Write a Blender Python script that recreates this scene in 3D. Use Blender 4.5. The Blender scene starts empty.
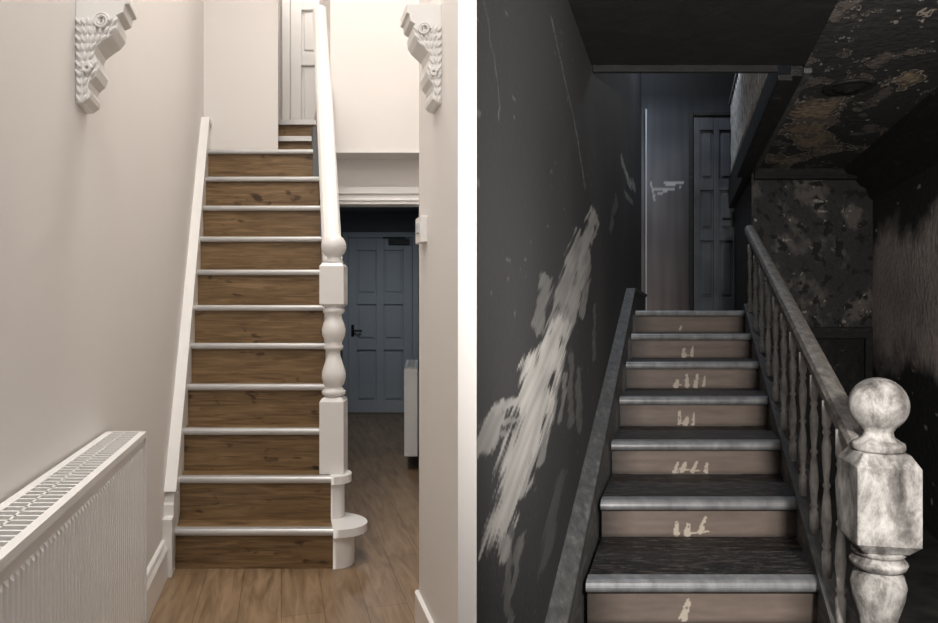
import bpy, math, random
from mathutils import Vector, noise
random.seed(4)
S=bpy.context.scene
try:
    S.view_settings.view_transform='Standard'
except Exception: pass

# ---------------------------------------------------------------- plan frames (metres)
# two neighbouring halls whose walls splay away from a shared partition
def HL(u,d,z): return (-0.572-0.2657*d+u, d, z)
def HR(u,d,z): return (-0.4055+0.301*d+u, d, z)
def W(x,y,z): return (x,y,z)

# ---------------------------------------------------------------- materials
def new_mat(name,rough=.6,metal=0.):
    m=bpy.data.materials.new(name); m.use_nodes=True
    b=m.node_tree.nodes['Principled BSDF']
    b.inputs['Roughness'].default_value=rough; b.inputs['Metallic'].default_value=metal
    return m,m.node_tree,b
def ramp(nt,stops):
    r=nt.nodes.new('ShaderNodeValToRGB'); e=r.color_ramp.elements
    while len(e)<len(stops): e.new(.5)
    for i,(p,c) in enumerate(stops):
        e[i].position=p; e[i].color=(*c,1)
    return r
def noise_mat(name,stops,scale=(1,1,1),ns=5,detail=5,rough=.6,metal=0.,bump=0.,dist=0.,rough2=.55):
    m,nt,b=new_mat(name,rough,metal)
    tc=nt.nodes.new('ShaderNodeTexCoord'); mp=nt.nodes.new('ShaderNodeMapping')
    mp.inputs['Scale'].default_value=scale
    n=nt.nodes.new('ShaderNodeTexNoise'); n.inputs['Scale'].default_value=ns
    n.inputs['Detail'].default_value=detail; n.inputs['Distortion'].default_value=dist
    n.inputs['Roughness'].default_value=rough2
    r=ramp(nt,stops)
    nt.links.new(tc.outputs['Object'],mp.inputs[0]); nt.links.new(mp.outputs[0],n.inputs['Vector'])
    nt.links.new(n.outputs[0],r.inputs[0]); nt.links.new(r.outputs[0],b.inputs['Base Color'])
    if bump:
        bp=nt.nodes.new('ShaderNodeBump'); bp.inputs['Strength'].default_value=bump; bp.inputs['Distance'].default_value=.02
        nt.links.new(n.outputs[0],bp.inputs['Height']); nt.links.new(bp.outputs[0],b.inputs['Normal'])
    return m
def attr_mat(name,rough=.7,bump=.2,ns=60):
    m,nt,b=new_mat(name,rough)
    a=nt.nodes.new('ShaderNodeAttribute'); a.attribute_name='Col'
    nt.links.new(a.outputs['Color'],b.inputs['Base Color'])
    tc=nt.nodes.new('ShaderNodeTexCoord'); n=nt.nodes.new('ShaderNodeTexNoise'); n.inputs['Scale'].default_value=ns
    nt.links.new(tc.outputs['Object'],n.inputs['Vector'])
    bp=nt.nodes.new('ShaderNodeBump'); bp.inputs['Strength'].default_value=bump; bp.inputs['Distance'].default_value=.01
    nt.links.new(n.outputs[0],bp.inputs['Height']); nt.links.new(bp.outputs[0],b.inputs['Normal'])
    return m
def plank_mat(name,c1,c2,mortar,scale=1.,rot=True):
    m,nt,b=new_mat(name,.38)
    tc=nt.nodes.new('ShaderNodeTexCoord'); mp=nt.nodes.new('ShaderNodeMapping')
    if rot: mp.inputs['Rotation'].default_value=(0,0,math.radians(90-15))
    br=nt.nodes.new('ShaderNodeTexBrick'); br.inputs['Scale'].default_value=scale
    br.inputs['Color1'].default_value=(*c1,1); br.inputs['Color2'].default_value=(*c2,1); br.inputs['Mortar'].default_value=(*mortar,1)
    br.inputs['Mortar Size'].default_value=.0015; br.inputs['Brick Width'].default_value=1.3; br.inputs['Row Height'].default_value=.19
    mp2=nt.nodes.new('ShaderNodeMapping'); mp2.inputs['Scale'].default_value=(3,24,3)
    n=nt.nodes.new('ShaderNodeTexNoise'); n.inputs['Scale'].default_value=1.; n.inputs['Detail'].default_value=6; n.inputs['Distortion'].default_value=.8
    r=ramp(nt,[(.3,(.58,.53,.48)),(.7,(1.12,1.12,1.12))])
    mx=nt.nodes.new('ShaderNodeMix'); mx.data_type='RGBA'; mx.blend_type='MULTIPLY'; mx.inputs[0].default_value=1
    nt.links.new(tc.outputs['Object'],mp.inputs[0]); nt.links.new(mp.outputs[0],br.inputs['Vector'])
    nt.links.new(mp.outputs[0],mp2.inputs[0]); nt.links.new(mp2.outputs[0],n.inputs['Vector'])
    nt.links.new(n.outputs[0],r.inputs[0]); nt.links.new(br.outputs[0],mx.inputs[6]); nt.links.new(r.outputs[0],mx.inputs[7])
    nt.links.new(mx.outputs[2],b.inputs['Base Color'])
    return m
def oak_mat(name):
    m,nt,b=new_mat(name,.42)
    tc=nt.nodes.new('ShaderNodeTexCoord')
    def nz_(sc,s,det,dist,st):
        mp=nt.nodes.new('ShaderNodeMapping'); mp.inputs['Scale'].default_value=sc
        n=nt.nodes.new('ShaderNodeTexNoise'); n.inputs['Scale'].default_value=s; n.inputs['Detail'].default_value=det; n.inputs['Distortion'].default_value=dist
        nt.links.new(tc.outputs['Object'],mp.inputs[0]); nt.links.new(mp.outputs[0],n.inputs['Vector'])
        r=ramp(nt,st); nt.links.new(n.outputs[0],r.inputs[0]); return r
    a=nz_((1.2,3,20),3,8,1.0,[(.25,(.080,.046,.020)),(.5,(.185,.114,.053)),(.75,(.30,.20,.105))])
    k=nz_((5,5,11),1.6,2,.3,[(.27,(.30,.25,.22)),(.36,(1,1,1))])
    mx=nt.nodes.new('ShaderNodeMix'); mx.data_type='RGBA'; mx.blend_type='MULTIPLY'; mx.inputs[0].default_value=1
    nt.links.new(a.outputs[0],mx.inputs[6]); nt.links.new(k.outputs[0],mx.inputs[7]); nt.links.new(mx.outputs[2],b.inputs['Base Color'])
    return m

M_wall =noise_mat('white_wall_paint',[(0,(.76,.73,.705)),(1,(.785,.755,.73))],ns=3,rough=.7)
M_trim =noise_mat('white_gloss_paint',[(0,(.81,.795,.775)),(1,(.84,.825,.805))],ns=4,rough=.3)
M_dim  =noise_mat('dimmed_grey_blue_paint',[(0,(.50,.53,.56)),(1,(.55,.58,.61))],ns=4,rough=.5)  # white rear door: the room's cool dimness is put into the colour
M_dimw =noise_mat('dimmed_wall_paint',[(0,(.16,.17,.18)),(1,(.19,.20,.21))],ns=4,rough=.7)  # rear room's dim light painted in as a darker wall colour
M_wood =oak_mat('oak_riser')
M_alu  =noise_mat('aluminium_nosing',[(.3,(.60,.605,.61)),(.7,(.64,.645,.65))],scale=(4,1,1),ns=2,rough=.40,metal=.65)
M_floor=plank_mat('oak_plank_floor',(.31,.215,.13),(.255,.172,.102),(.09,.055,.03))
M_black=noise_mat('black_metal',[(0,(.01,.01,.01)),(1,(.02,.02,.02))],rough=.4)
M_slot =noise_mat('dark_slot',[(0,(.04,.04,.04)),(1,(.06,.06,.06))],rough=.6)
# burnt house
M_char =noise_mat('charred_plaster',[(.25,(.005,.005,.005)),(.55,(.011,.011,.011)),(.66,(.018,.017,.016)),(.74,(.045,.042,.04))],ns=7,detail=9,rough=.75,bump=.6,dist=.5,rough2=.7)
M_charw=noise_mat('charred_wood',[(.3,(.007,.007,.007)),(.6,(.018,.017,.016)),(.72,(.08,.075,.07))],scale=(2,2,6),ns=7,detail=8,rough=.6,bump=.5,rough2=.65)
M_tread=noise_mat('burnt_tread',[(.38,(.005,.0045,.004)),(.53,(.011,.0095,.009)),(.60,(.11,.09,.08)),(.66,(.012,.010,.009))],scale=(3,12,4),ns=4,detail=9,rough=.5,bump=.5,dist=1.,rough2=.7)
M_anose=noise_mat('sooty_aluminium',[(.3,(.20,.203,.207)),(.6,(.32,.325,.33)),(.8,(.44,.445,.45))],scale=(4,2,2),ns=5,detail=6,rough=.45,metal=.35)
M_ash  =noise_mat('ashy_painted_wood',[(.3,(.22,.205,.19)),(.5,(.38,.36,.34)),(.7,(.52,.50,.47))],scale=(6,6,3),ns=6,detail=8,rough=.6,bump=.2,rough2=.6)
M_str  =noise_mat('smoked_string_board',[(.3,(.04,.039,.038)),(.55,(.095,.093,.09)),(.75,(.20,.195,.19))],scale=(6,1.5,6),ns=6,detail=8,rough=.6,bump=.2,rough2=.65)
M_newel=noise_mat('smoke_stained_white',[(.32,(.040,.036,.033)),(.45,(.17,.158,.147)),(.56,(.38,.365,.345)),(.70,(.64,.62,.59))],scale=(5,5,3.0),ns=2.4,detail=10,rough=.6,bump=.25,dist=.25,rough2=.72)
M_bdoor=noise_mat('sooty_door_paint',[(.3,(.06,.064,.07)),(.7,(.12,.127,.14))],ns=3,detail=6,rough=.5)
M_rail =noise_mat('scorched_handrail',[(.3,(.10,.088,.078)),(.5,(.22,.20,.18)),(.7,(.37,.34,.31))],scale=(4,2,4),ns=8,detail=8,rough=.6,bump=.4,rough2=.65)
M_burn =attr_mat('soot_scraped_paint_and_glow')
M_peel =attr_mat('blistered_burnt_plaster',bump=.8,ns=24)
M_gfloor=noise_mat('burnt_floor',[(.3,(.01,.009,.008)),(.7,(.05,.045,.04))],ns=6,rough=.7,bump=.3)
M_attr2=attr_mat('smoked_riser_board',rough=.5,bump=.15,ns=40)

# ---------------------------------------------------------------- mesh builder
class B:
    def __init__(s,f=W): s.f=f; s.v=[]; s.fa=[]; s.mi=[]; s.mats=[]; s.sm=[]; s.col={}
    def m(s,mat):
        if mat not in s.mats: s.mats.append(mat)
        return s.mats.index(mat)
    def add(s,vs,fs,mat,smooth=False,f=None):
        f=f or s.f; o=len(s.v); s.v+= [f(*p) for p in vs]; k=s.m(mat)
        for q in fs: s.fa.append([o+i for i in q]); s.mi.append(k); s.sm.append(smooth)
        return o
    def box(s,a,b,mat,f=None):
        (x0,x1),(y0,y1),(z0,z1)=[(min(p,q),max(p,q)) for p,q in zip(a,b)]
        vs=[(x0,y0,z0),(x1,y0,z0),(x1,y1,z0),(x0,y1,z0),(x0,y0,z1),(x1,y0,z1),(x1,y1,z1),(x0,y1,z1)]
        s.add(vs,[(3,2,1,0),(4,5,6,7),(0,1,5,4),(1,2,6,5),(2,3,7,6),(3,0,4,7)],mat,f=f)
    def prof_u(s,pts,u0,u1,mat,smooth=False):   # profile in (d,z), extruded across
        n=len(pts); vs=[(u0,d,z) for d,z in pts]+[(u1,d,z) for d,z in pts]
        fs=[(i,(i+1)%n,n+(i+1)%n,n+i) for i in range(n)]
        s.add(vs,fs,mat,smooth); s.add(vs,[list(range(n))[::-1],[n+i for i in range(n)]],mat)
    def prof_d(s,pts,d0,d1,mat):                # profile in (u,z)
        n=len(pts); vs=[(u,d0,z) for u,z in pts]+[(u,d1,z) for u,z in pts]
        fs=[(i,(i+1)%n,n+(i+1)%n,n+i) for i in range(n)]+[list(range(n))[::-1],[n+i for i in range(n)]]
        s.add(vs,fs,mat)
    def plan(s,pts,z0,z1,mat,smooth=False):
        n=len(pts); vs=[(x,y,z0) for x,y in pts]+[(x,y,z1) for x,y in pts]
        s.add(vs,[(i,(i+1)%n,n+(i+1)%n,n+i) for i in range(n)],mat,smooth)
        s.add(vs,[list(range(n))[::-1],[n+i for i in range(n)]],mat)
    def lathe(s,c,prof,mat,seg=24,rot=0,smooth=True,k=1.):
        cx,cy=c; vs=[];fs=[]
        for r,z in prof:
            for i in range(seg):
                a=rot+2*math.pi*i/seg; vs.append((cx+r*k*math.cos(a),cy+r*k*math.sin(a),z))
        n=len(prof)
        for j in range(n-1):
            for i in range(seg):
                fs.append((j*seg+i,j*seg+(i+1)%seg,(j+1)*seg+(i+1)%seg,(j+1)*seg+i))
        fs.append(list(range(seg))[::-1]); fs.append([(n-1)*seg+i for i in range(seg)])
        s.add(vs,fs,mat,smooth,f=W)
    def sq(s,c,prof,mat,rot=0.): s.lathe(c,prof,mat,seg=4,rot=math.pi/4+rot,smooth=False,k=math.sqrt(2))
    def build(s,name,bevel=0.,parent=None):
        me=bpy.data.meshes.new(name); me.from_pydata(s.v,[],s.fa)
        for m in s.mats: me.materials.append(m)
        for p,k,sm in zip(me.polygons,s.mi,s.sm): p.material_index=k; p.use_smooth=sm
        if s.col:
            ca=me.color_attributes.new('Col','FLOAT_COLOR','POINT')
            for i in range(len(s.v)):
                c=s.col.get(i,(.05,.05,.05)); ca.data[i].color=(*c,1)
        me.update()
        o=bpy.data.objects.new(name,me); S.collection.objects.link(o)
        if bevel:
            md=o.modifiers.new('bev','BEVEL'); md.width=bevel; md.segments=2; md.limit_method='ANGLE'; md.angle_limit=math.radians(40)
        if parent: o.parent=parent
        return o

# ================================================================ LEFT HALL (clean)
b=B(HL); b.box((-.12,-1.6,0),(-.05,6.7,5.4),M_wall); b.build('wall_left')
b=B(HL); b.box((-.05,5.5,2.6),(.533,5.58,5.4),M_wall); b.box((.45,5.58,2.6),(.533,6.6,5.4),M_wall); b.build('wall_landing')
b=B(HL); b.box((.45,6.6,2.6),(1.75,6.7,5.4),M_wall); b.build('wall_upper_back')
b=B(HL); b.box((.91,5.0,2.5),(1.75,5.2,5.4),M_wall); b.box((.91,5.2,2.5),(.97,6.6,5.4),M_wall)
b.box((.91,5.2,2.27),(1.75,5.3,2.5),M_wall); b.box((.91,4.98,2.5),(1.75,5.0,2.515),M_trim); b.build('wall_bulkhead')
b=B(HL); b.box((.90,5.16,2.16),(1.75,5.3,2.27),M_trim); b.box((.90,5.145,2.235),(1.75,5.3,2.285),M_trim)
b.box((.90,5.15,2.185),(1.75,5.17,2.2),M_trim)
b.box((.915,5.17,0),(.965,5.3,2.16),M_trim); b.box((.93,5.145,0),(.95,5.17,2.16),M_trim); b.build('trim_opening_architrave',.004)
b=B(W)
P=[(-.022,1.40),(.015,1.40),HR(-.012,7.6,0)[:2],(.3,7.6),(-.20,5.3),HL(1.75,3.1,0)[:2],(-.221,3.1),(-.038,2.41)]
b.plan(P,0,5.4,M_wall); b.build('wall_partition')
b=B(W)
b.plan([(-.040,2.41),(-.221,3.1),(-.21,3.12),(-.236,3.12),(-.24,3.095),(-.056,2.41)],0,.13,M_trim); b.build('baseboard_right',.004)
b=B(HL)
b.prof_d([(-.05,0),(-.02,0),(-.02,.15),(-.03,.17),(-.035,.19),(-.05,.2)],-1.5,3.66,M_trim); b.box((-.05,3.6,0),(0,3.72,.30),M_trim); b.build('baseboard_left',.003)
b=B(HL); b.box((-.12,-1.6,5.4),(3.3,9.7,5.5),M_wall); b.build('ceiling')
b=B(W); b.plan([(-2.5,-1.6),(-.3,-1.6),(.2,-1.6),(.0,1.4),HL(1.75,3.1,0)[:2],HL(1.75,5.2,0)[:2],(-.3,9.7),(-3.4,9.7)],-.05,0,M_floor); b.build('floor')
# rear room
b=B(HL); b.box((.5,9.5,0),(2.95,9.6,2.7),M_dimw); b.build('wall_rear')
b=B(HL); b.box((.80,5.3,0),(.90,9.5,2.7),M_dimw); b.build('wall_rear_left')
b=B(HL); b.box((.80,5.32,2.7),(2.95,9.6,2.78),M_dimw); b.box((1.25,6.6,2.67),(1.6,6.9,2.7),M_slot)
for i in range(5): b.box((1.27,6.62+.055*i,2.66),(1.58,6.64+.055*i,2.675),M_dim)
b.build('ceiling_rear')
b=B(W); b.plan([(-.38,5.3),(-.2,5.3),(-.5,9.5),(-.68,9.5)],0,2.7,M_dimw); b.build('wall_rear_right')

def six_panel(name,f,u0,u1,d,z0,z1,mat,frame,handle=-1,cw=.08,rows=((.07,.36),(.42,.62),(.68,.93)),closer=False):
    e=bpy.data.objects.new(name,None); S.collection.objects.link(e)
    w=u1-u0; h=z1-z0
    b=B(f); st=.11*w/.8
    xs=[u0,u0+st,(u0+u1)/2-st*.45,(u0+u1)/2+st*.45,u1-st,u1]
    b.box((xs[0],d,z0),(xs[1],d+.045,z1),mat); b.box((xs[2],d,z0),(xs[3],d+.045,z1),mat); b.box((xs[4],d,z0),(xs[5],d+.045,z1),mat)
    zr=[z0]
    for a,c in rows: zr+=[z0+a*h,z0+c*h]
    zr.append(z1)
    for i in range(0,len(zr),2):
        for a,c in ((xs[1],xs[2]),(xs[3],xs[4])): b.box((a,d,zr[i]),(c,d+.045,zr[i+1]),mat)
    for i in range(1,len(zr)-1,2):
        for a,c in ((xs[1],xs[2]),(xs[3],xs[4])):
            b.box((a,d+.028,zr[i]),(c,d+.04,zr[i+1]),mat)
            m=.028; b.box((a+m,d+.008,zr[i]+m),(c-m,d+.03,zr[i+1]-m),mat)
    b.build(name+'_leaf',.006,e)
    b=B(f); b.box((u0-cw,d-.02,z0),(u0-.004,d+.07,z1+cw),frame); b.box((u1+.004,d-.02,z0),(u1+cw,d+.07,z1+cw),frame); b.box((u0-.004,d-.02,z1+.004),(u1+.004,d+.07,z1+cw),frame)
    b.build(name+'_frame',.008,e)
    hx=u0+.06 if handle<0 else u1-.06; s=1 if handle<0 else -1
    b=B(f); hz=z0+h*.47
    b.box((hx-.02,d-.01,hz-.08),(hx+.02,d,hz+.08),M_black); b.box((hx-.01,d-.05,hz-.01),(hx+.01,d-.01,hz+.01),M_black)
    b.box((hx-s*.01,d-.06,hz-.012),(hx+s*.12,d-.04,hz+.012),M_black)
    if closer: b.box((u1-.32,d-.07,z1-.09),(u1-.05,d,z1-.02),M_slot); b.box((u1-.40,d-.05,z1-.01),(u1-.1,d-.03,z1+.01),M_slot)
    b.build(name+'_handle',.003,e)
    return e
six_panel('door_1',HL,1.45,2.31,9.43,0.005,2.36,M_dim,M_dim,closer=True)
six_panel('door_2',HL,.64,1.40,6.55,2.955,4.95,M_trim,M_trim,handle=1)

# ---- staircase (clean)
b=B(HL); g=.1618; r=.2387; d0=3.71; z0=.212; SW=.838
N=11
for k in range(N):
    d=d0+g*k; z=z0+r*k; zb=0 if k==0 else z-r
    dn=d+g if k<N-1 else 5.5
    b.box((0,d+.02,zb-.0),(SW,d+.04,z-.03),M_wood)
    b.box((0,d+.008,z-.03),(SW,dn+.03 if k<N-1 else 5.5,z),M_wood)
    arc=[(d+.006-.016*math.sin(math.pi*i/8),z-.032+.019*(1-math.cos(math.pi*i/8))) for i in range(9)]
    b.prof_u(arc+[(d+.04,z+.006),(d+.04,z+.001),(d+.01,z-.032)],.0,SW,M_alu)
b.box((.533,5.33+.02,2.57),(SW+.06,5.62,2.6),M_wood)
for d,z,zb,dn in ((5.6,2.765,2.6,5.82),(5.8,2.95,2.765,6.6)):
    b.box((.533,d+.02,zb),(.905,d+.04,z-.03),M_wood); b.box((.533,d,z-.03),(.905,dn,z),M_wood)
    b.box((.533,d-.012,z-.034),(.905,d+.03,z+.006),M_alu)
def zl(d): return z0+1.475*(d-d0)
b.prof_u([(3.66,0),(3.66,zl(3.66)+.22),(3.70,zl(3.66)+.29),(5.33,zl(5.33)+.22),(5.5,zl(5.33)+.22),(5.5,2.3)],-.05,0,M_trim)
b.prof_u([(3.66,zl(3.66)+.29),(3.68,zl(3.66)+.31),(5.33,zl(5.33)+.25),(5.49,zl(5.33)+.25),(5.49,zl(5.33)+.22),(5.33,zl(5.33)+.22)],-.05,.012,M_trim)
b.prof_u([(4.03,0),(4.03,.50),(5.33,zl(5.33)+.1),(5.45,zl(5.33)+.1),(5.45,2.2),(5.17,2.2),(5.17,0)],.845,.895,M_trim)
b.box((.845,5.58,1.9),(.912,6.6,3.05),M_wall)
def dshape(c,ru,rd,n=20,x0=.80): return [(x0,c-rd)]+[(SW+ru*math.sin(math.pi*i/n),c-rd*math.cos(math.pi*i/n)) for i in range(n+1)]+[(x0,c+rd)]
b.plan([(SW,3.72)]+dshape(3.87,.13,.15,x0=SW)[1:-1],0,.172,M_trim,True)
b.plan(dshape(3.87,.20,.175,x0=SW),.172,.216,M_trim,True)
b.plan(dshape(3.99,.085,.10,x0=SW),.216,.412,M_trim,True)
b.plan(dshape(3.99,.125,.125,x0=SW),.412,.455,M_trim,True)
b.build('staircase')

c=HL(.862,4.0,0)[:2]
b=B(W); H=.068
b.sq(c,[(H,.455),(H,.86),(H-.012,.88),(H-.02,.885)],M_trim)
b.lathe(c,[(.05,.885),(.066,.90),(.068,.915),(.055,.93),(.045,.94),(.058,.955),(.068,.99),(.066,1.03),(.05,1.08),(.038,1.12),(.036,1.145),(.052,1.155),(.056,1.17),(.046,1.185),(.05,1.20),(.064,1.235),(.068,1.265),(.06,1.30),(.048,1.33),(.045,1.35),(.06,1.365),(.062,1.38),(.05,1.395)],M_trim)
b.sq(c,[(H-.02,1.395),(H,1.412),(H,1.625),(H-.014,1.645)],M_trim)
b.lathe(c,[(.05,1.645),(.058,1.652),(.04,1.665),(.034,1.675)]+[(.071*math.sin(a),1.742-.071*math.cos(a)) for a in [math.radians(x) for x in range(30,181,10)]],M_trim)
b.build('newel_post')
b=B(HL)
def rail(b,u,d1,z1,d2,z2,w,h,mat):
    pts=[(-.5,-.35),(-.5,.1),(-.38,.38),(-.15,.5),(.15,.5),(.38,.38),(.5,.1),(.5,-.35),(.3,-.5),(-.3,-.5)]
    n=len(pts); vs=[(u+x*w,d1,z1+y*h) for x,y in pts]+[(u+x*w,d2,z2+y*h) for x,y in pts]
    b.add(vs,[(i,(i+1)%n,n+(i+1)%n,n+i) for i in range(n)],mat,False); b.add(vs,[list(range(n))[::-1],[n+i for i in range(n)]],mat)
rail(b,.862,4.05,1.60,5.48,1.60+1.475*1.43,.115,.12,M_trim)
for i in range(9):
    d=4.2+.135*i; zt=1.60+1.475*(d-4.05); zb=zl(d)-.07
    cc=HL(.868,d,0)[:2]; hh=zt-zb
    b.lathe(cc,[(.017,zb),(.017,zb+.15*hh),(.011,zb+.18*hh),(.02,zb+.35*hh),(.012,zb+.6*hh),(.018,zb+.8*hh),(.018,zt)],M_trim,seg=10)
b.build('stair_banister')

def radiator(name,f,ub,uf,dA,dB,zb,zt,pitch=.042):
    b=B(f); s=1 if uf>ub else -1
    b.box((uf-s*.022,dA,zb),(uf-s*.008,dB,zt-.02),M_trim)
    n=int((dB-dA)/pitch)
    for i in range(n):
        a=dA+.02+(dB-dA-.04)*i/n; w=(dB-dA)/n*.62
        vs=[(uf-s*.008,a,zb+.03),(uf-s*.008,a+w,zb+.03),(uf-s*.003,a+w*.75,zb+.04),(uf-s*.003,a+w*.25,zb+.04),(uf-s*.008,a,zt-.05),(uf-s*.008,a+w,zt-.05),(uf-s*.003,a+w*.75,zt-.06),(uf-s*.003,a+w*.25,zt-.06)]
        b.add(vs,[(0,1,2,3),(7,6,5,4),(3,2,6,7),(0,3,7,4),(2,1,5,6)],M_trim)
    b.box((ub+s*.02,dA,zb),(ub+s*.03,dB,zt-.02),M_trim)
    for e in (dA-.006,dB-.006): b.box((ub+s*.012,e,zb-.01),(uf,e+.012,zt),M_trim)
    b.box((ub+s*.03,dA,zt-.06),(uf-s*.02,dB,zt-.045),M_slot)
    b.box((ub+s*.012,dA,zt-.012),(ub+s*.035,dB,zt),M_trim); b.box((uf-s*.022,dA,zt-.02),(uf,dB,zt),M_trim)
    b.box(((ub+uf)/2-.003,dA,zt-.012),((ub+uf)/2+.003,dB,zt-.001),M_trim)
    m=int((dB-dA)/.032)
    for i in range(m):
        a=dA+(dB-dA)*i/m; b.box((ub+s*.03,a,zt-.014),(uf-s*.02,a+.008,zt-.001),M_trim)
    for e in (dA+.2,dB-.2): b.box((ub,e,zb+.1),(ub+s*.022,e+.05,zt-.1),M_trim)
    b.box((ub+s*.04,dB,zb+.03),(ub+s*.06,dB+.04,zb+.05),M_alu); b.box((ub+s*.04,dB+.025,0.0),(ub+s*.055,dB+.04,zb+.05),M_alu)
    return b.build(name)
radiator('radiator',HL,-.05,.10,.62,2.42,.30,.955,pitch=.026)
def RR(u,d,z): return (-.38-.0714*(d-5.3)+u,d,z)
radiator('radiator',RR,-.0,-.125,6.0,7.1,.14,.88)

# ---- corbels
def corbel(name,f,u0,s,dA,dB,zt,hh,pr):
    b=B(f)
    raw=[(0,0),(.16,.01),(.26,.05),(.28,.10),(.22,.15),(.26,.20),(.38,.25),(.44,.32),(.40,.40),(.34,.46),(.40,.52),(.54,.57),(.70,.62),(.80,.68),(.82,.75),(.78,.80),(.92,.83),(.95,.90),(1.03,.91),(1.03,1.0),(0,1.0)]
    pts=[(u0+s*x*pr,zt-hh+y*hh) for x,y in raw]
    b.prof_d(pts,dA,dB,M_trim)
    def wid(t):
        for (x0,y0),(x1,y1) in zip(raw[:-1],raw[1:]):
            if y0<=t<=y1 and y1>y0: return x0+(x1-x0)*(t-y0)/(y1-y0)
        return .3
    def petal(cu,cz,ln,wd,ang):
        cc=f(cu,dA-.001,cz); vs=[];fs=[]
        for j in range(7):
            ph=math.pi*(j/6-.5)
            for k in range(8):
                th=2*math.pi*k/8
                x=wd*math.cos(ph)*math.cos(th); y=.009*math.cos(ph)*math.sin(th); z=ln*math.sin(ph)
                vs.append((cc[0]+x*math.cos(ang)+z*math.sin(ang),cc[1]+y,cc[2]-x*math.sin(ang)+z*math.cos(ang)))
        for j in range(6):
            for k in range(8): fs.append((j*8+k,j*8+(k+1)%8,(j+1)*8+(k+1)%8,(j+1)*8+k))
        b.add(vs,fs,M_trim,True,f=W)
    for row in range(10):
        t=.04+.078*row; w=wid(t)*pr; n=max(2,int(w/.015))
        for i in range(n):
            cu=u0+s*(w*(i+.5)/n); petal(cu,zt-hh+t*hh,.014,.0055,s*(-.8+1.6*(i+.5)/n))
    for (fx,fz,R) in ((.52,.74,.024),(.24,.31,.014)):
        cc=f(u0+s*fx*pr,dA-.004,zt-hh+fz*hh); vs=[];fs=[]
        n=34
        for i in range(n):
            a=2*math.pi*i/17; RRR=R*(1-.6*i/n)
            for k in range(6):
                bb=2*math.pi*k/6; q=RRR+.0045*math.cos(bb); vs.append((cc[0]+q*math.cos(a),cc[1]-.004+.007*math.sin(bb),cc[2]+q*math.sin(a)))
        for i in range(n-1):
            for k in range(6): fs.append((i*6+k,(i+1)*6+k,(i+1)*6+(k+1)%6,i*6+(k+1)%6))
        b.add(vs,fs,M_trim,True,f=W)
    return b.build(name,.004)
corbel('wall_corbel',HL,-.05,1,2.1,2.22,2.325,.33,.155)
corbel('wall_corbel',HL,1.175,-1,2.66,2.80,2.54,.38,.13)
b=B(HL); b.box((1.145,2.92,1.66),(1.176,3.03,1.77),M_trim); b.box((1.139,2.945,1.70),(1.146,3.0,1.745),M_dim); b.build('thermostat',.004)

# ================================================================ RIGHT HALL (burnt)
def seg_dist(p,a,c):
    px,py=p; ax,ay=a; cx,cy=c; vx,vy=cx-ax,cy-ay; L=vx*vx+vy*vy+1e-9
    t=max(0,min(1,((px-ax)*vx+(py-ay)*vy)/L)); return math.hypot(px-ax-t*vx,py-ay-t*vy),t
KD=.24
strokes=[ # (points (d,z)), half width, brightness
 ([(3.30,1.82),(3.0,1.62),(2.711,1.415),(2.45,1.29)],.036,.55),
 ([(2.85,1.66),(2.45,1.40),(2.25,1.30)],.034,.42),
 ([(3.15,1.62),(2.9,1.36)],.020,.35),
 ([(2.33,1.29),(2.12,1.20)],.055,.9),
 ([(2.12,1.20),(1.99,1.11),(1.84,1.02)],.060,.95),
 ([(1.84,1.02),(1.70,.94),(1.63,.89)],.038,.95),
 ([(1.65,.91),(1.61,.85),(1.64,.80)],.011,.6),
 ([(2.06,1.10),(1.93,.98),(1.84,.91)],.022,.7),
 ([(2.40,1.20),(2.22,1.06),(2.02,.94)],.016,.42),
 ([(1.562,1.155),(1.75,1.148),(1.962,1.132)],.010,.7),
 ([(1.56,1.12),(1.80,1.095)],.007,.55),
 ([(1.60,1.09),(1.80,1.07)],.006,.45),
 ([(2.155,1.467),(2.032,1.316)],.020,.24),
 ([(2.475,1.145),(2.371,1.002)],.012,.30),
 ([(2.791,1.137),(2.847,.888)],.016,.14),
 ([(2.60,1.20),(2.62,.95)],.016,.14),
 ([(1.443,1.095),(1.512,1.136)],.022,.6),
 ([(1.777,.790),(1.693,.696)],.010,.22),
 ([(1.70,.86),(1.64,.72),(1.66,.62)],.007,.18),
 ([(2.371,.799),(2.107,.622)],.024,.08),
 ([(5.0,2.44),(5.6,2.40),(6.3,2.50)],.035,.55),
 ([(5.2,2.25),(6.0,2.3)],.02,.35),
 ([(4.1,1.85),(4.5,2.1)],.02,.15),
 ([(3.3,1.15),(3.35,1.40)],.014,.15),
 ([(1.44,2.05),(1.58,1.80)],.001,.12),
 ([(2.2,2.3),(2.7,2.1),(3.0,1.9)],.003,.18),
]
b=B(HR)
ND,NZ=520,400
ds=[1/(1/1.40-(1/1.40-1/7.42)*i/ND) for i in range(ND+1)]
def zrow(j):
    t=j/NZ
    return 0.0+2.6*(t/.88) if t<.88 else 2.6+2.8*((t-.88)/.12)
zs=[zrow(j) for j in range(NZ+1)]
vs=[(0,d,z) for d in ds for z in zs]
fs=[(i*(NZ+1)+j,(i+1)*(NZ+1)+j,(i+1)*(NZ+1)+j+1,i*(NZ+1)+j+1) for i in range(ND) for j in range(NZ)]
b.add(vs,fs,M_burn,True)
nz=noise.noise
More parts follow.
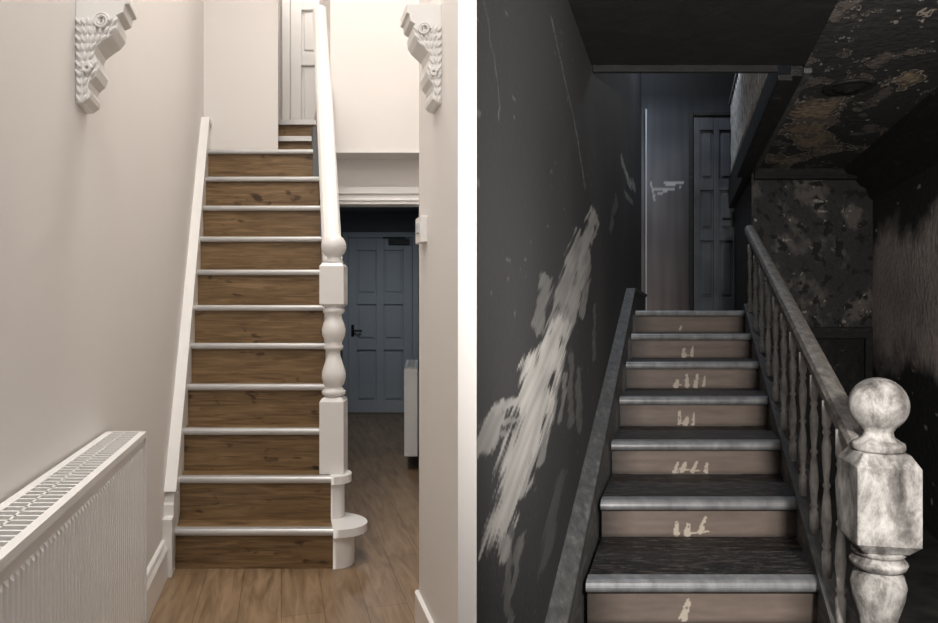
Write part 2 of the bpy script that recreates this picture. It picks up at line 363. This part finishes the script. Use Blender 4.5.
for i,(u,d,z) in enumerate(vs):
    X=d*KD*2.2; base=.030+.014*nz(Vector((X*2,z*1.4,1)))
    base+= .020*max(0,min(1,(2.6-d)/1.4))
    sp=nz(Vector((d*16,z*50,5)))
    col=[base,base*.985,base*1.02]
    if sp>.66: col=[base+.05]*3
    f=nz(Vector((d*2.2,z*1.1,9)))
    col=[c+.012*max(0,f) for c in col]
    if z<2.7:
        m0=d*KD; ac=.87*m0-.49*z; al=.49*m0+.87*z
        w1=.012*nz(Vector((d*3,z*9,2)))+.006*nz(Vector((d*8,z*30,3)))
        best=0; g2=None
        for pts,hw,br in strokes:
            if d<min(p[0] for p in pts)-.5 or d>max(p[0] for p in pts)+.5: continue
            for a,c in zip(pts,pts[1:]):
                D,t=seg_dist((m0+w1,z),(a[0]*KD,a[1]),(c[0]*KD,c[1]))
                if D<hw*1.5:
                    if g2 is None: g2=nz(Vector((ac*95,al*9,7)))*.7+nz(Vector((ac*210,al*24,4)))*.4+nz(Vector((ac*20,al*14,14)))*.7
                    m=(1-D/(hw*1.3))*1.6+g2*1.35-.12
                    best=max(best,max(0,min(1,m*2.2))*br)
        if best>0:
            t=(.58,.565,.53); best*= (.88+.35*nz(Vector((ac*60,al*10,1)))); best=min(1,best); col=[c*(1-best)+q*best for c,q in zip(col,t)]
    b.col[i]=tuple(max(.003,c) for c in col)
b.build('wall_charred_left')

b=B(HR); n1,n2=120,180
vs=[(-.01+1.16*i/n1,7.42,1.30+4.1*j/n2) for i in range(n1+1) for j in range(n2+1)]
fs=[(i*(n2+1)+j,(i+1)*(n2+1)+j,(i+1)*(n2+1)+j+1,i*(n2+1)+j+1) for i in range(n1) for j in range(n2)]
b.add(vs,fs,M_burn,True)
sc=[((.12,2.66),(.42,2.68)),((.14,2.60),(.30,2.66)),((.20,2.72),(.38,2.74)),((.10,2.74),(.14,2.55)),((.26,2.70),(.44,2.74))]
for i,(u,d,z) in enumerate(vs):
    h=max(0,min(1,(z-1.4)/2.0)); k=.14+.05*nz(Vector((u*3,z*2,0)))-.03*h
    k*=.55+.7*max(0,min(1,1.2-u*2.4))  # bluish glow near the left corner, painted into the wall colour
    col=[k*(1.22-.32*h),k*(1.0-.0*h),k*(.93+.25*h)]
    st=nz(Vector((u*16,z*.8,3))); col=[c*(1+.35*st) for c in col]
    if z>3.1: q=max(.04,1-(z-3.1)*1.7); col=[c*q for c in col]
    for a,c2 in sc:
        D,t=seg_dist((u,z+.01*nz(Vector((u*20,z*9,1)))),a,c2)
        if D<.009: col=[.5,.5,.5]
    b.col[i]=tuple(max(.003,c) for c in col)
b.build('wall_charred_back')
six_panel('door_3',HR,.555,1.03,7.36,1.378,3.42,M_bdoor,M_charw,cw=.05,handle=1)
b=B(HR); b.box((.045,7.36,1.38),(.06,7.415,3.5),M_dim); b.build('bright_corner_strip')  # pale strip put in for the bright look of the corner

b=B(W); b.plan([(.2,-1.6),(2.6,-1.6),HR(2.0,5.7,0)[:2],HR(0,5.7,0)[:2],(.016,1.4),(.0,1.4)],-.05,0,M_gfloor); b.build('floor_burnt')

def patch_wall(name,f,corner,du,dv,n1,n2,fn):
    b=B(f); vs=[tuple(corner[k]+du[k]*i/n1+dv[k]*j/n2 for k in range(3)) for i in range(n1+1) for j in range(n2+1)]
    b.add(vs,[(i*(n2+1)+j,(i+1)*(n2+1)+j,(i+1)*(n2+1)+j+1,i*(n2+1)+j+1) for i in range(n1) for j in range(n2)],M_peel,True)
    for i,p in enumerate(vs): b.col[i]=fn(*p)
    return b.build(name)
def fbm(v,o=5):
    s=0;a=.5
    for k in range(o): s+=a*nz(v); v=v*2.1; a*=.55
    return s
def mixc(a,b_,e): return tuple(x*(1-e)+y*e for x,y in zip(a,b_))
def c_ceiling(u,d,z):
    n=fbm(Vector((u*3,d*2,4)),6); n2_=nz(Vector((u*40,d*26,8))); s=nz(Vector((u*30,d*20,18))); big=fbm(Vector((u*1.5,d*1.2,40)),4)
    k=.026+.014*(n2_+1)+.03*max(0,big); col=(k,k*.96,k*.91)
    band=math.exp(-((u-1.22-.12*(d-4.4))/.22)**2-((d-4.3)/.75)**2)
    q=n+.60*band-.20
    if q>.10: e=min(1,(q-.10)*8); col=mixc(col,tuple(t*(.85+.5*n2_+.7*n) for t in (.34,.265,.18)),e)
    if abs(q-.085)<.016: col=(.46,.40,.33)
    q2=fbm(Vector((u*6,d*4,70)),5)
    if q2>.17: col=mixc(col,(.17,.14,.122),min(1,(q2-.17)*10))
    if abs(q2-.165)<.008: col=(.36,.32,.28)
    if s>.62: col=(.42,.38,.34)
    return tuple(max(.003,c) for c in col)
def c_end(u,d,z):
    n=fbm(Vector((u*5,z*4,14)),6); n2_=nz(Vector((u*45,z*45,3))); s=nz(Vector((u*26+n*6,z*26,1))); m=fbm(Vector((u*11,z*11,33)),4)
    k=.026+.02*(n2_+1)*max(0,n+.5); col=(k*1.03,k,k*.97)
    if n>.05: e=min(1,(n-.05)*5); col=mixc(col,(.125,.108,.096),e)
    if m>.12: col=mixc(col,(.010,.009,.008),min(1,(m-.12)*9))
    if s+.6*n>.62: col=(.32,.29,.26)
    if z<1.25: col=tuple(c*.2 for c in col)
    return tuple(max(.003,c) for c in col)
def c_right(u,d,z):
    n=fbm(Vector((d*1.6,z*2,24))); n2_=nz(Vector((d*14,z*40,3)))
    e=max(0,min(1,(2.0-z)*3+n*2))*max(0,min(1,(z-.9)*3+n*2))
    k=.025+.010*n2_; col=(k,k*.97,k*.95)
    col=tuple(c*(1-e)+t*e*(.85+.18*n2_+.6*n) for c,t in zip(col,(.52,.44,.41)))
    if nz(Vector((d*9,z*26,31)))>.6: col=(.42,.38,.36)
    return tuple(max(.003,c) for c in col)
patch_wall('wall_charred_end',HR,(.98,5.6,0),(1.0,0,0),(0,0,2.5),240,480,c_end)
patch_wall('wall_charred_right',HR,(1.95,-1.4,0),(0,7.05,0),(0,0,2.5),300,220,c_right)
patch_wall('ceiling_charred',HR,(.98,1.5,2.498),(.98,0,0),(0,4.12,0),260,640,c_ceiling)
b=B(HR)
b.box((0.0,1.5,2.5),(.98,3.21,2.72),M_char); b.box((.98,1.5,2.505),(2.0,7.42,2.72),M_char)
b.build('ceiling_slab_burnt')
b=B(HR); b.box((0.005,3.21,2.47),(.86,3.24,2.76),M_char)
b.box((.92,3.24,2.46),(.98,7.4,2.76),M_charw); b.box((.86,3.24,2.44),(.93,5.6,2.47),M_charw); b.box((.98,3.24,2.475),(1.02,5.6,2.50),M_str); b.build('trim_stairwell_edge',.006)
b=B(HR); b.box((.98,5.62,1.36),(1.06,7.42,2.5),M_charw); b.box((1.1,5.6,2.72),(1.16,7.42,5.4),M_char); b.build('wall_charred_landing')
b=B(HR)
b.prof_d([(1.95,2.5),(1.70,2.5),(1.72,2.46),(1.80,2.44),(1.84,2.38),(1.90,2.35),(1.92,2.28),(1.95,2.26)],-1.3,5.6,M_charw)
b.box((1.0,5.52,2.42),(1.9,5.6,2.5),M_charw); b.build('trim_cornice')
b=B(HR); b.box((1.25,5.55,0),(1.32,5.6,1.22),M_charw); b.box((1.25,5.53,1.16),(1.92,5.6,1.24),M_charw); b.box((1.88,5.55,0),(1.93,5.6,1.2),M_charw); b.build('trim_understair')
cr=(1.90,3.50)
b=B(W); b.lathe(cr,[(.12,2.497),(.12,2.489),(.105,2.482),(.095,2.488),(.07,2.488),(.06,2.477),(.035,2.477),(.02,2.465),(.0,2.464)],M_charw,seg=28); b.build('ceiling_rose')

# ---- burnt staircase
b=B(HR); D0=2.51; G=.4694; R=.162; Z0=.40
def zr2(d): return Z0+R/G*(d-D0)
UA,UB=.07,.905
for n in range(-2,7):
    d=D0+G*n; z=Z0+R*n; zb=z-R if n>-2 else 0
    dn=d+G if n<6 else 7.42
    b.box((UA,d+.03,z-.03),(UB if n<6 else 1.0,dn+.032 if n<6 else 7.40,z),M_tread)
    a,c_=150,36
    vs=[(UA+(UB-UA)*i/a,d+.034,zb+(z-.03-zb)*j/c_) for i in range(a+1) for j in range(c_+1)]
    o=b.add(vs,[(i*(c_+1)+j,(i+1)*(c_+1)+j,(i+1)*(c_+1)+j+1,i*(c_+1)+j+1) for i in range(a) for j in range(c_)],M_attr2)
    rn=random.Random(n*13+5); marks=[]; uu=.38+rn.random()*.06
    cnt={-2:0,-1:0,0:1,1:3,2:4,3:3,4:4,5:2,6:1}[n]
    for q in range(cnt):
        zz=zb+.008+rn.random()*.014; L=.03+rn.random()*.04; sl=rn.uniform(-.004,.022)
        marks.append(((uu,zz),(uu+sl,zz+L),.009+rn.random()*.008))
        if rn.random()<.35: marks.append(((uu-.01,zz),(uu+.035,zz+.004),.006))
        uu+=.028+rn.random()*.042
    for i,(u,dd,zz) in enumerate(vs):
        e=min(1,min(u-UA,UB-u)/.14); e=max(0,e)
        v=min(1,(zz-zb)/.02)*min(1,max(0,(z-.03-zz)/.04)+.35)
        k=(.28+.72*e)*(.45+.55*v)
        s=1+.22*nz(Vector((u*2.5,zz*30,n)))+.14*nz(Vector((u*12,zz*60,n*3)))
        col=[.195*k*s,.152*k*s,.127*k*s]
        for m in marks:
            D,t=seg_dist((u+.006*nz(Vector((u*50,zz*50,2))),zz+.003*nz(Vector((u*80,zz*20,5)))),m[0],m[1])
            wv=m[2]*(1-.45*t)
            if D<wv and nz(Vector((u*150,zz*60,9)))>-.42: col=[.52,.45,.37]
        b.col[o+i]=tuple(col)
    arc=[(d+.012-.024*math.sin(math.pi*i/8),z-.040+.0225*(1-math.cos(math.pi*i/8))) for i in range(9)]
    b.prof_u(arc+[(d+.06,z+.005),(d+.06,z+.001),(d+.035,z-.03),(d+.03,z-.040)],UA,UB,M_anose)
b.prof_u([(1.5,0),(1.5,zr2(1.5)+.15),(5.33,zr2(5.33)+.15),(7.3,zr2(5.33)+.15),(7.3,1.2),(5.3,1.2),(2.2,0)],.0,.05,M_str)
b.prof_u([(1.5,zr2(1.5)+.15),(1.5,zr2(1.5)+.175),(5.33,zr2(5.33)+.175),(7.3,zr2(5.33)+.175),(7.3,zr2(5.33)+.15),(5.33,zr2(5.33)+.15)],.0,.068,M_str)
b.prof_u([(1.5,zr2(1.5)+.10),(1.5,zr2(1.5)+.115),(5.33,zr2(5.33)+.115),(5.33,zr2(5.33)+.10)],.045,.06,M_charw)
b.prof_u([(2.06,0),(2.06,zr2(2.06)+.03),(5.36,zr2(5.36)+.03),(5.60,zr2(5.36)+.03),(5.60,0)],.905,.975,M_str)
b.prof_u([(2.06,zr2(2.06)+.03),(2.06,zr2(2.06)+.045),(5.36,zr2(5.36)+.045),(5.36,zr2(5.36)+.03)],.895,.985,M_str)
b.build('staircase')
c=HR(.990,2.06,0)[:2]; RT=-.18
b=B(W); H=.085
b.sq(c,[(H,0),(H,.30),(H-.02,.33)],M_newel,RT)
b.lathe(c,[(.06,.33),(.078,.35),(.08,.38),(.066,.40),(.045,.42),(.05,.47),(.068,.53),(.074,.57),(.066,.60),(.052,.612),(.072,.622),(.078,.637),(.066,.65),(.06,.655),(.072,.662),(.072,.675)],M_newel,seg=32)
b.sq(c,[(H-.025,.675),(H,.705),(H,.925),(H-.022,.962)],M_newel,RT)
b.lathe(c,[(.066,.962),(.070,.968),(.070,.984),(.056,.992),(.042,1.003),(.038,1.018),(.044,1.026)]+[(.080*math.sin(a),1.096-.080*math.cos(a)) for a in [math.radians(x) for x in range(35,181,6)]],M_newel,seg=32)
b.build('newel_post',.004)
b=B(HR)
def zrl(d): return 1.0+.30*(d-2.06)
rail(b,.955,2.12,zrl(2.12)-.06,5.5,zrl(5.5)-.02,.08,.07,M_rail)
d=2.26
while d<5.5:
    zt=zrl(d)-.07; zb=zr2(min(d,5.36))+.04; h=zt-zb; cc=HR(.925,d,0)[:2]
    P_=[(.022,0),(.022,.14),(.014,.16),(.022,.18),(.014,.20),(.024,.32),(.020,.42),(.012,.50),(.020,.52),(.012,.54),(.020,.66),(.022,.74),(.013,.80),(.020,.82),(.014,.84),(.021,.87),(.021,1)]
    b.lathe(cc,[(r_*.72,zb+t*h) for r_,t in P_],M_ash,seg=12); d+=.07+.065*d
b.build('stair_banister')
b=B(HR)
rail(b,.95,3.3,3.56,7.35,3.56,.06,.06,M_rail)
d=3.4
while d<7.3:
    cc=HR(.95,d,0)[:2]
    b.lathe(cc,[(.018,2.76),(.018,2.88),(.012,2.9),(.02,3.05),(.012,3.2),(.02,3.35),(.018,3.42),(.018,3.54)],M_ash,seg=10); d+=.16
b.build('landing_banister')

# ================================================================ lights
def area(name,loc,size,power,col,rot=(0,0,0),sy=None):
    l=bpy.data.lights.new(name,'AREA'); l.size=size; l.energy=power; l.color=col
    if sy: l.shape='RECTANGLE'; l.size_y=sy
    o=bpy.data.objects.new(name,l); o.location=loc; o.rotation_euler=rot; S.collection.objects.link(o); return o
def spot(name,loc,target,power,angle,col,blend=.5,size=.08):
    l=bpy.data.lights.new(name,'SPOT'); l.energy=power; l.spot_size=math.radians(angle); l.spot_blend=blend; l.color=col; l.shadow_soft_size=size
    o=bpy.data.objects.new(name,l); o.location=loc
    o.rotation_euler=(Vector(target)-Vector(loc)).to_track_quat('-Z','Y').to_euler(); S.collection.objects.link(o); return o
area('hall_ceiling_lamp',HL(.55,3.0,5.2),.9,76,(1,.95,.89))
area('hall_fill_front',HL(.50,.5,4.2),.8,46,(1,.965,.93))  # added fill for the near walls, source unseen
area('landing_fill',HL(.72,5.9,5.2),.3,12,(1,.95,.90))  # unseen light added to brighten the upper door
area('rear_room_fill',HL(1.5,7.6,2.6),.5,10,(.82,.91,1))  # small cool fill added to lift the dim rear room
area('entrance_fill',(-.35,-1.3,2.7),.7,26,(1,.97,.94),rot=(math.radians(65),0,math.radians(8)))  # added fill behind the camera, whitens the partition end
spot('torch_light',(.62,.10,1.70),(1.85,4.2,1.60),320,105,(1,.96,.92),.8,.06)
area('upstairs_lamp',HR(.35,6.4,4.6),.4,22,(.76,.86,1))
w=bpy.data.worlds.new('World'); S.world=w; w.use_nodes=True
w.node_tree.nodes['Background'].inputs[0].default_value=(1,.97,.94,1); w.node_tree.nodes['Background'].inputs[1].default_value=.42

cam=bpy.data.cameras.new('camera'); co=bpy.data.objects.new('camera',cam); S.collection.objects.link(co)
cam.sensor_fit='HORIZONTAL'; cam.sensor_width=36; cam.lens=36*700/938; cam.clip_start=.05
co.location=(0,0,1.37); co.rotation_euler=(math.radians(90),0,0); S.camera=co
